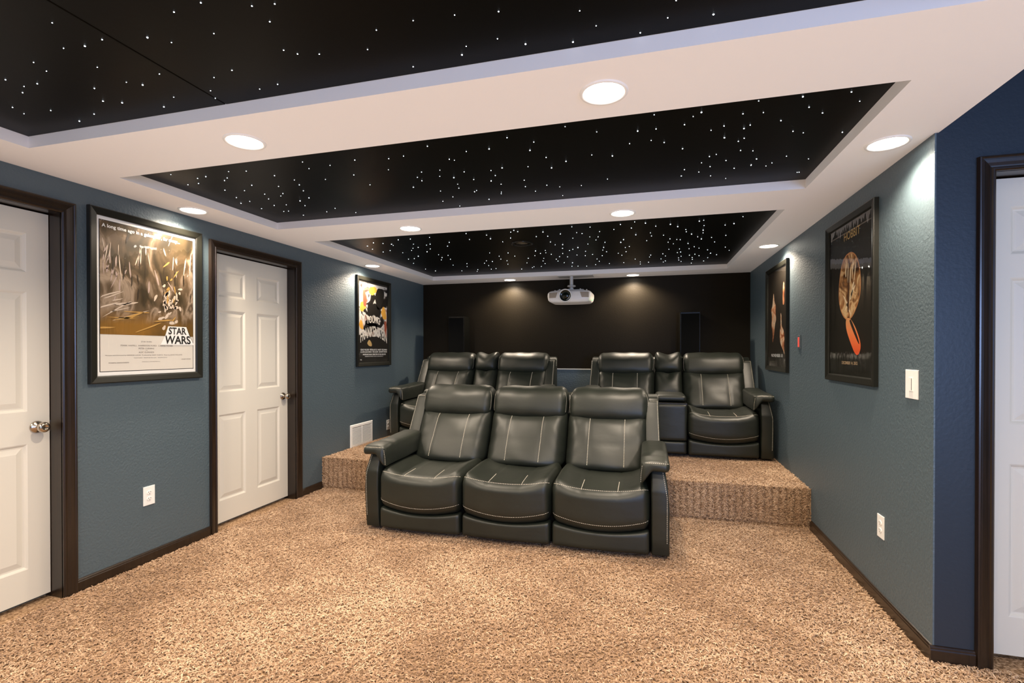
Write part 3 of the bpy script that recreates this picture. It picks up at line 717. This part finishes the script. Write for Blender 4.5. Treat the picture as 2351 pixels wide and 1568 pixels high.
def poster(label, wall, s0, s1, z0, z1, inset):
    """wall 'L' or 'R'; s0,s1 span along y of the outer frame"""
    if wall == 'L': loc = (XL, (s0 + s1) / 2, (z0 + z1) / 2); rz = R(90)
    else: loc = (XR, (s0 + s1) / 2, (z0 + z1) / 2); rz = R(-90)
    root = empty('framed_poster', loc, rz); tag(root, label, 'poster', 'framed wall posters')
    hx, hz = (s1 - s0) / 2, (z1 - z0) / 2
    bm = bmesh.new(); sweep_frame(bm, -hx + FRW, hx - FRW, -hz + FRW, hz - FRW, [(0, .002), (0, .016), (.004, .019), (.008, .021), (FRW - .006, .028), (FRW - .001, .026), (FRW, .022), (FRW, 0)])
    obj('frame', bm, M['frame'], root)
    box('backing', -hx + .02, hx - .02, -.006, 0, -hz + .02, hz - .02, M['black_plastic'], root)
    bm = bmesh.new(); bm.faces.new([bm.verts.new(p) for p in ((-hx + FRW, -.0135, -hz + FRW), (hx - FRW, -.0135, -hz + FRW), (hx - FRW, -.0135, hz - FRW), (-hx + FRW, -.0135, hz - FRW))])
    obj('glazing', bm, GLASS, root)
    return root, hx - FRW, hz - FRW
def rect(name, x0, x1, z0, z1, m, parent, y): return poly(name, [(x0, z0), (x1, z0), (x1, z1), (x0, z1)], m, parent, y)
INK = mat('black_ink', (.012, .010, .008), .5); WHITE_INK = mat('white_ink', (.84, .82, .77), .5); CREAM = mat('cream_paper', (.66, .61, .53), .55); GREYINK = mat('grey_ink', (.16, .14, .12), .5); GOLDINK = mat('gold_ink', (.55, .36, .14), .5)
PAPERW = mat('white_paper', (.82, .80, .75), .5)
# poster 1: generic brown and gold painterly abstract above a cream credit block
p, a, b = poster('framed poster with brown and gold picture over cream text block, between the left doors', 'L', 2.078, 2.816, 1.149, 2.176, 0)
rect('paper', -a, a, -b, b, PAPERW, p, -.0075)
rect('border_line', -a + .016, a - .016, -b + .022, b - .02, INK, p, -.008)
rect('text_panel', -a + .020, a - .020, -b + .026, b - .3, CREAM, p, -.0085)
def art1(m):
    tc = nd(m, 'ShaderNodeTexCoord'); sx = nd(m, 'ShaderNodeSeparateXYZ'); ln(m, tc.outputs['Object'], sx.inputs[0])
    nz = nd(m, 'ShaderNodeTexNoise', Scale=3.2, Detail=7.0, Distortion=1.6); ln(m, objco(m, (1.6, 1, 1)), nz.inputs['Vector'])
    r1 = ramp(m, nz.outputs['Fac'], [(.28, (.016, .012, .006)), (.42, (.050, .034, .015)), (.52, (.12, .078, .042)), (.60, (.34, .25, .17)), (.68, (.065, .042, .022)), (.8, (.28, .20, .13))], target=nd(m, 'ShaderNodeMix', data_type='RGBA', label='x').inputs[6])
    mx = [n for n in m.node_tree.nodes if n.type == 'MIX'][0]
    n2 = nd(m, 'ShaderNodeTexNoise', Scale=2.5, Detail=4.0); ln(m, objco(m), n2.inputs['Vector'])
    ramp(m, n2.outputs['Fac'], [(.35, (.035, .020, .006)), (.5, (.12, .062, .012)), (.62, (.24, .115, .018))], target=mx.inputs[7])
    mr = nd(m, 'ShaderNodeMapRange'); mr.inputs[1].default_value = -.06; mr.inputs[2].default_value = -.16; ln(m, sx.outputs[2], mr.inputs[0]); ln(m, mr.outputs[0], mx.inputs[0])
    ln(m, mx.outputs[2], bsdf(m).inputs['Base Color'])
ART1 = paint_mat('brown_gold_abstract', art1)
ax0, ax1, az0, az1 = -a + .020, a - .020, -b + .245, b - .024
rect('picture', ax0, ax1, az0, az1, ART1, p, -.009)
PALE = mat('pale_brush', (.62, .50, .38), .5); MAUVE = mat('mauve_brush', (.42, .31, .26), .5); GOLD = mat('gold_brush', (.50, .28, .07), .5)
def blob(cx, cz, rx, rz_, n=22, seed=1, rot=0, amp=.16):
    rr = random.Random(seed); ph = [rr.uniform(0, 6.28) for _ in range(3)]; out = []
    for i in range(n):
        t = 2 * math.pi * i / n; k = 1 + amp * math.sin(2 * t + ph[0]) + amp * .6 * math.sin(3 * t + ph[1]) + amp * .4 * math.sin(5 * t + ph[2])
        x, z = rx * k * math.cos(t), rz_ * k * math.sin(t); out.append((cx + x * math.cos(rot) - z * math.sin(rot), cz + x * math.sin(rot) + z * math.cos(rot)))
    return out
def soft(pts, it=3):
    for _ in range(it):
        q = []
        for i in range(len(pts)):
            a_, b_ = pts[i], pts[(i + 1) % len(pts)]
            q += [(a_[0] * .75 + b_[0] * .25, a_[1] * .75 + b_[1] * .25), (a_[0] * .25 + b_[0] * .75, a_[1] * .25 + b_[1] * .75)]
        pts = q
    return pts
def blobs(name, L, m, parent, y):
    bm = bmesh.new()
    for pts in L:
        f = bm.faces.new([bm.verts.new((x, 0, z)) for x, z in pts]); bmesh.ops.triangulate(bm, faces=[f])
    o = obj(name, bm, m, parent); o.location = (0, y, 0); return o
def clampx(L, x0, x1, z0, z1): return [[(min(max(x, x0), x1), min(max(z, z0), z1)) for x, z in q] for q in L]
_rs = random.Random(12)
def strokes(n, cx, cz, sx, sz, l0, l1, w0, ang, da):
    L = []
    for _ in range(n):
        x = min(max(_rs.gauss(cx, sx), ax0 + .02), ax1 - .02); z = min(max(_rs.gauss(cz, sz), az0 + .02), az1 - .02)
        L.append(blob(x, z, _rs.uniform(l0, l1), _rs.uniform(.4, 1) * w0, n=12, seed=_rs.randint(0, 999), rot=ang + _rs.gauss(0, da), amp=.22))
    return clampx(L, ax0, ax1, az0, az1)
DKBR = mat('dark_brown_brush', (.035, .022, .010), .5)
blobs('brush_strokes', strokes(18, -.22, .15, .07, .07, .012, .05, .006, 1.35, .25) + strokes(8, .16, .20, .09, .10, .01, .05, .006, 1.3, .5), MAUVE, p, -.0094)
blobs('brush_strokes', strokes(14, .02, .20, .16, .10, .02, .07, .007, 1.5, .2), DKBR, p, -.0096)
blobs('brush_strokes', strokes(14, -.10, .29, .15, .04, .03, .075, .004, 1.5, .12) + strokes(34, .13, -.02, .04, .06, .008, .026, .011, 1.2, .7) + strokes(9, -.20, -.03, .09, .04, .03, .10, .006, .25, .15), PALE, p, -.0098)
blobs('brush_strokes', strokes(8, -.12, -.14, .12, .03, .03, .09, .006, .1, .15) + strokes(10, .12, .06, .04, .08, .01, .03, .006, 1.4, .6), GOLD, p, -.0102)
text_block('tagline', [('A long time ago in a galaxy far, far away...', -.045, b - .055, .50, .028, True)], WHITE_INK, p, -.0106)
tz = -b + .245
trap = lambda x, z: (x * (1 - 1.6 * z), z)
poly('title_ground', [(.118, tz + .066), (.252, tz + .066), (.276, tz + .006), (.312, tz - .058), (.064, tz - .058), (.098, tz + .006)], WHITE_INK, p, -.0104)
text_block('title', [('STAR', .186, tz + .036, .130, .048, True, trap), ('WARS', .188, tz - .024, .190, .056, True, trap)], INK, p, -.0112)
text_block('credits', [('STAR WARS', -.03, -b + .205, .070, .008), ('MARK HAMILL  HARRISON FORD  CARRIE FISHER', -.02, -b + .180, .34, .009), ('PETER CUSHING', -.03, -b + .162, .10, .009), ('and', -.03, -b + .151, .012, .005), ('ALEC GUINNESS', -.03, -b + .138, .10, .009),
                       ('Written and Directed by GEORGE LUCAS  Produced by GARY KURTZ  Music by JOHN WILLIAMS', -.03, -b + .119, .50, .009), ('PANAVISION   PRINTS BY DE LUXE   TECHNICOLOR', -.0, -b + .103, .22, .005),
                       ('PG PARENTAL GUIDANCE SUGGESTED', -.20, -b + .075, .12, .006, True), ('ORIGINAL SOUNDTRACK', .0, -b + .078, .12, .005), ('DOLBY SYSTEM', .25, -b + .090, .07, .008)], GREYINK, p, -.0106)

# poster 2: white, yellow and orange blotches over black
def art2(m):
    nz = nd(m, 'ShaderNodeTexNoise', Scale=5.0, Detail=5.0, Distortion=1.0); ln(m, objco(m), nz.inputs['Vector'])
    ramp(m, nz.outputs['Fac'], [(.40, (.012, .010, .008)), (.46, (.05, .04, .035)), (.49, (.62, .58, .54)), (.55, (.72, .68, .62)), (.60, (.30, .16, .12)), (.68, (.03, .02, .02))])
p, a, b = poster('black framed poster with white and orange picture and arched cream title, beyond the left door', 'L', 4.774, 5.513, 1.163, 2.177, 0)
rect('paper', -a, a, -b, b, INK, p, -.0075)
rect('picture', -a + .004, a - .03, -.16, b - .02, paint_mat('blotched_white_black', art2), p, -.008)
blobs('colour_patches', [blob(-.03, .37, .085, .05, seed=31), blob(-.24, .17, .055, .06, seed=32), blob(.22, .12, .06, .07, seed=33), blob(-.27, -.04, .04, .05, seed=34)], mat('orange_yellow_ink', (.75, .38, .06), .5), p, -.0085)
blobs('colour_patches', [blob(-.20, .26, .035, .10, seed=41), blob(.26, -.06, .03, .09, seed=42)], mat('rust_ink', (.36, .09, .05), .5), p, -.0088)
blobs('dark_patches', [blob(.0, .14, .12, .09, seed=51, amp=.25), blob(.12, .30, .10, .12, seed=52), blob(.0, -.02, .20, .045, seed=53), blob(-.08, -.06, .16, .05, seed=54)], INK, p, -.0091)
arch = lambda x, z: (x, z + .035 - .9 * x * x)
text_block('title', [('YOUNG', -.02, .000, .29, .085, True, arch), ('FRANKENSTEIN', 0, -.140, .58, .125, True, arch)], mat('title_cream', (.74, .68, .58), .5), p, -.0098)
blobs('badge', [blob(-.10, -.245, .045, .035, seed=61)], GOLDINK, p, -.0095)
text_block('credits', [('GENE WILDER  PETER BOYLE  MARTY FELDMAN', 0, -.318, .58, .018, True), ('CLORIS LEACHMAN  TERI GARR  KENNETH MARS', 0, -.343, .58, .018, True), ('MADELINE KAHN  DIRECTED BY MEL BROOKS', .01, -.373, .50, .016, True), ('SCREEN STORY AND SCREENPLAY', 0, -.395, .40, .010), ('PG', -.28, -.432, .03, .012, True), ('XX', 0, -.425, .03, .022, True)][:5], WHITE_INK, p, -.0098)

# poster 3 (right wall, near): glowing amber oval and red streak on black
def art3(m):
    nz = nd(m, 'ShaderNodeTexNoise', Scale=7.0, Detail=5.0, Distortion=1.4); ln(m, objco(m), nz.inputs['Vector'])
    ramp(m, nz.outputs['Fac'], [(.36, (.05, .018, .006)), (.46, (.36, .16, .05)), (.54, (.75, .50, .24)), (.62, (.42, .18, .06)), (.7, (.10, .04, .015))])
def art3b(m):
    tc = nd(m, 'ShaderNodeTexCoord'); sx = nd(m, 'ShaderNodeSeparateXYZ'); ln(m, tc.outputs['Object'], sx.inputs[0])
    mr = nd(m, 'ShaderNodeMapRange'); mr.inputs[1].default_value = -.36; mr.inputs[2].default_value = -.10; ln(m, sx.outputs[2], mr.inputs[0])
    ramp(m, mr.outputs[0], [(0, (.70, .06, .015)), (.5, (.85, .20, .06)), (1, (.72, .38, .15))])
p, a, b = poster('black framed poster with amber oval and red streak, nearer one on the right wall', 'R', 3.078, 3.818, 1.143, 2.166, 0)
rect('paper', -a, a, -b, b, mat('black_poster_paper', (.010, .009, .006), .5), p, -.0075)
rect('border', -a + .006, a - .006, b - .055, b - .048, GREYINK, p, -.008)
blobs('picture', [blob(-.01, .08, .165, .195, n=40, seed=70, amp=.03)], paint_mat('amber_glow', art3), p, -.0082)
blobs('oval_rim', [[(x * 1.05 - .01, z * 1.04 + .08) for x, z in blob(0, 0, .165, .195, n=40, seed=70, amp=.03)]], mat('amber_rim', (.55, .22, .07), .5), p, -.0079)
blobs('glow_strokes', [blob(-.06 + .035 * k, .18 - .02 * (k % 3), .008, .05 + .01 * (k % 2), n=12, seed=80 + k, rot=-.06 * k) for k in range(5)] + [blob(.0, .0, .10, .012, n=14, seed=91, rot=.7), blob(-.04, -.03, .08, .010, n=14, seed=92, rot=-.8), blob(.04, .05, .06, .010, n=14, seed=93, rot=1.1)], mat('cream_glow_strokes', (.85, .66, .40), .5), p, -.0085)
blobs('dark_bars', [blob(-.015, .06, .016, .14, n=14, seed=95, rot=-.05)], mat('umber_bar', (.09, .035, .012), .5), p, -.0086)
poly('streak', soft([(-.06, -.118), (.00, -.112), (.08, -.165), (.15, -.245), (.17, -.30), (.13, -.345), (.08, -.335), (.00, -.25), (-.055, -.18)]), paint_mat('red_streak', art3b), p, -.0084)
poly('streak_shadow', soft([(.005, -.125), (.03, -.13), (.14, -.255), (.148, -.29), (.07, -.215), (.0, -.14)]), INK, p, -.0087)
text_block('title', [('HOBBIT', .03, b - .075, .24, .050)], GOLDINK, p, -.0088)
text_block('release_date', [('DECEMBER 14, 2012', 0, -b + .075, .24, .022, True), ('IN 3D', 0, -b + .050, .10, .007)][:1], mat('bronze_ink', (.40, .28, .16), .5), p, -.0088)

# poster 4 (right wall, far): flame shapes on dark ground
p, a, b = poster('black framed poster with flame shaped orange figures, farther one on the right wall', 'R', 4.800, 5.575, 1.144, 2.150, 0)
rect('paper', -a, a, -b, b, mat('dark_brown_poster_paper', (.022, .017, .012), .5), p, -.0075)
def art4(m):
    nz = nd(m, 'ShaderNodeTexNoise', Scale=9.0, Detail=4.0, Distortion=.8); ln(m, objco(m), nz.inputs['Vector'])
    ramp(m, nz.outputs['Fac'], [(.35, (.30, .08, .03)), (.48, (.75, .36, .18)), (.56, (.85, .66, .46)), (.68, (.45, .14, .05))])
FL = paint_mat('flame_orange', art4)
blobs('flame_shapes', [soft(q, 2) for q in ([(-.13, .28), (-.10, .16), (-.03, .12), (-.06, .05), (-.02, .0), (-.08, -.06), (-.10, -.14), (-.17, -.26), (-.16, -.12), (-.22, -.06), (-.18, .02), (-.24, .10), (-.17, .12)], [(.22, .34), (.28, .27), (.25, .20), (.27, .12), (.21, .10), (.20, .18)], [(.13, .06), (.17, .0), (.16, -.08), (.24, -.12), (.27, -.20), (.25, -.28), (.28, -.36), (.22, -.30), (.12, -.24), (.10, -.14), (.14, -.08)])], FL, p, -.0082)
text_block('release_line', [('NOVEMBER 18', 0, -.355, .42, .030, True)], WHITE_INK, p, -.0085)
# ------------------------------------------------------------------ wall plates
def plate(name, label, cat, wall, s, z, wd=.076, ht=.121, kind='outlet', group=None, m=None):
    loc, rz = ((XL, s, z), R(90)) if wall == 'L' else ((XR, s, z), R(-90))
    root = empty(name, loc, rz); tag(root, label, cat, group)
    bm = bmesh.new(); bx(bm, -wd / 2, wd / 2, -.006, 0, -ht / 2, ht / 2, .003, 3); obj('face_plate', bm, m or M['white'], root)
    if kind == 'outlet':
        for k in (-1, 1):
            bm = bmesh.new(); lathe(bm, [(.017, 0), (.017, .0025), (.0155, .0032), (0, .0032)], 24, Matrix.Translation((0, -.006, k * .0195)) @ Matrix.Rotation(R(90), 4, 'X') @ Matrix.Diagonal((1, .82, 1, 1))); so = obj('socket', bm, M['white'], root, False)
            bm = bmesh.new(); zc = k * .0195
            for dx in (-.0065, .0065): bx(bm, dx - .0011, dx + .0011, -.0096, -.0091, zc - .001, zc + .0075)
            bx(bm, -.0025, .0025, -.0096, -.0091, zc - .0095, zc - .0052); obj('slots', bm, M['slot'], so)
    elif kind == 'rocker':
        bm = bmesh.new(); bx(bm, -.0165, .0165, -.010, -.004, -.033, .033, .002, 2); rk = obj('rocker', bm, M['white'], root)
        bm = bmesh.new(); bx(bm, .009, .012, -.0112, -.0098, -.028, .028, .0008, 1); obj('dimmer_slider', bm, M['slot'], rk)
    return root
plate('wall_outlet', 'white double outlet low on the left wall below the cream poster', 'outlet', 'L', 2.434, .411, group='wall outlets')
plate('wall_outlet', 'white outlet on the left wall mostly hidden behind the rear left sofa arm', 'outlet', 'L', 5.475, .425, group='wall outlets')
plate('wall_outlet', 'white double outlet low on the right wall below the light switch', 'outlet', 'R', 3.034, .405, group='wall outlets')
plate('light_switch', 'white rocker dimmer switch on the right wall near the outer corner', 'light switch', 'R', 2.722, 1.181, wd=.112, ht=.136, kind='rocker')
rs = plate('toggle_switch', 'small red toggle switch on a wall coloured plate between the right wall posters', 'light switch', 'R', 4.492, 1.408, wd=.072, ht=.116, kind='none', m=M['wall'])
bm = bmesh.new(); bx(bm, -.010, .010, -.013, -.004, -.040, .040, .003, 2); o = obj('toggle', bm, M['red'], rs); o['label'] = 'glowing red toggle'
bm = bmesh.new()
for k in (-1, 1): lathe(bm, [(.004, 0), (.004, .001), (0, .0015)], 12, Matrix.Translation((0, -.006, k * .050)) @ Matrix.Rotation(R(90), 4, 'X'))
obj('screws', bm, M['metal'], rs)
# return air grille
g = empty('return_air_grille', (XL, 4.886, .405), R(90)); tag(g, 'white louvred return air grille low on the left wall above the platform', 'vent')
bm = bmesh.new(); sweep_frame(bm, -.19, .19, -.090, .095, [(0, .001), (0, .009), (.004, .011), (.026, .009), (.032, .002), (.032, 0)]); obj('frame', bm, M['white'], g)
box('backing', -.20, .20, -.0025, -.0005, -.1, .1, M['grille_gap'], g)
for k in range(13):
    z = -.082 + k * .0138
    bm = bmesh.new(); vs = [bm.verts.new(q) for q in ((-.192, -.0095, z - .0022), (.192, -.0095, z - .0022), (.192, -.003, z + .0055), (-.192, -.003, z + .0055))]; bm.faces.new(vs)
    o2 = bmesh.ops.extrude_face_region(bm, geom=bm.faces[:]); bmesh.ops.translate(bm, vec=(0, -.0012, -.0008), verts=[e for e in o2['geom'] if isinstance(e, bmesh.types.BMVert)]); bmesh.ops.recalc_face_normals(bm, faces=bm.faces)
    obj('louvre', bm, M['white'], g)
box('divider', -.003, .003, -.0115, -.002, -.09, .095, M['white'], g)

# ------------------------------------------------------------------ wall speakers on the back wall
for x, lb in ((-2.50, 'black speaker cabinet on the dark back wall above the rear left sofa'), (.505, 'black speaker cabinet on the dark back wall above the rear right sofa')):
    r_ = empty('wall_speaker', (x, YB, 1.50)); tag(r_, lb, 'speaker', 'back wall speakers')
    box('cabinet', -.115, .115, -.205, -.0, -.30, .305, mat('gloss_black_cabinet', (.004, .004, .003), .3, spec=.35), r_, .006, 2)
    box('speaker_grille', -.105, .105, -.214, -.204, -.288, .285, M['leather_dark'], r_, .004, 2)

# round dark speaker in the far star panel
r_ = empty('ceiling_speaker', (-1.12, 4.45, ZT)); tag(r_, 'round black ceiling speaker in the farthest star panel', 'speaker')
bm = bmesh.new(); lathe(bm, [(.100, 0), (.099, -.006), (.092, -.008), (.084, -.003), (.078, .002), (0, -.004)], 36); obj('rim', bm, mat('gloss_black_rim', (.01, .01, .01), .12, spec=.8), r_, True)

# ------------------------------------------------------------------ projector
PX, PYc = -.925, 6.0
pr = empty('projector', (PX, PYc, 2.012), 0.0); tag(pr, 'white ceiling projector with a large round lens hanging before the dark back wall', 'projector')
def fbody(P, u, v, w_):
    P.x *= 1 - .05 * max(0, -w_)
    if v < 0: P.y += .050 * (abs(u) ** 2.2) 
    P.z += .010 * abs(u) ** 3 * (-w_ if w_ < 0 else -1.6 * w_)
    P.y += .012 * max(0, w_) * max(0, -v)
    return P
body = cushion('shell', pr, (0, .205, 0), (.275, .205, .078), (.045, .045, .040), (40, 24, 16), fbody, M['projector'])
for x0, x1, mir in ((-.245, -.135, 1), (.140, .245, -1)):
    pts = [(x0 + (0 if mir > 0 else .0), -.020), (x0 if mir > 0 else x0 + .0, .045), (x1, .048), (x1 - (.022 if mir > 0 else 0), -.020)] if mir > 0 else [(x0 + .022, -.020), (x0, .048), (x1, .045), (x1, -.020)]
    hit = surf_path(body, [((x, -.5, z), (0, 1, 0)) for x, z in pts])
    bm = bmesh.new(); n_ = 10; rows_ = []
    for j in range(5):
        row = []
        for i in range(n_ + 1):
            t = i / n_; s_ = j / 4
            xb = pts[0][0] * (1 - t) + pts[3][0] * t; xt = pts[1][0] * (1 - t) + pts[2][0] * t
            x = xb * (1 - s_) + xt * s_; z = (pts[0][1] * (1 - t) + pts[3][1] * t) * (1 - s_) + (pts[1][1] * (1 - t) + pts[2][1] * t) * s_
            h_ = surf_path(body, [((x, -.5, z), (0, 1, 0))])[0]; row.append(bm.verts.new(h_[0] + Vector((0, -.002, 0))))
        rows_.append(row)
    for r0_, r1_ in zip(rows_, rows_[1:]):
        for i in range(n_): bm.faces.new((r0_[i], r0_[i + 1], r1_[i + 1], r1_[i]))
    obj('vent', bm, M['proj_vent'], body)
mt = Matrix.Translation((-.035, -.004, .003)) @ Matrix.Rotation(R(90), 4, 'X')
bm = bmesh.new(); lathe(bm, [(.079, -.04), (.080, .016), (.077, .022), (.071, .022), (.068, .014), (.066, -.02)], 48, mt); obj('lens_ring', bm, mat('lens_ring_white', (.82, .78, .72), .3), pr, True)
bm = bmesh.new(); lathe(bm, [(.067, .006), (.060, .004), (.052, -.006), (.048, -.004), (.030, .006), (0, .010)], 48, mt); obj('lens', bm, M['lensglass'], pr, True)
bm = bmesh.new()
for x in (-.20, -.10, .14, .20): lathe(bm, [(.008, 0), (.009, .022), (.006, .026), (0, .026)], 14, Matrix.Translation((x, .10 + .5 * abs(x), .070)))
obj('foot', bm, M['projector'], pr, True)
bm = bmesh.new(); bx(bm, -.15, .17, .12, .20, .082, .090, .002); bx(bm, -.02, .05, .10, .26, .086, .096, .002); bx(bm, -.13, -.118, .09, .30, .080, .094); bx(bm, .128, .140, .09, .30, .080, .094); obj('bracket', bm, M['trim_white'], pr)
bm = bmesh.new(); lathe(bm, [(.022, .09), (.022, .265)], 24, Matrix.Translation((.01, .20, 0))); lathe(bm, [(.03, .125), (.055, .135), (.05, .150), (.022, .155)], 8, Matrix.Translation((.01, .20, 0))); obj('mount_pole', bm, M['steel'], pr, True)
box('indicator_light', .276, .292, .06, .075, -.062, -.050, M['green'], pr, .003)
box('ceiling_plate', -.16, .28, .135, .315, .262, .270, M['steel'], pr, .002)
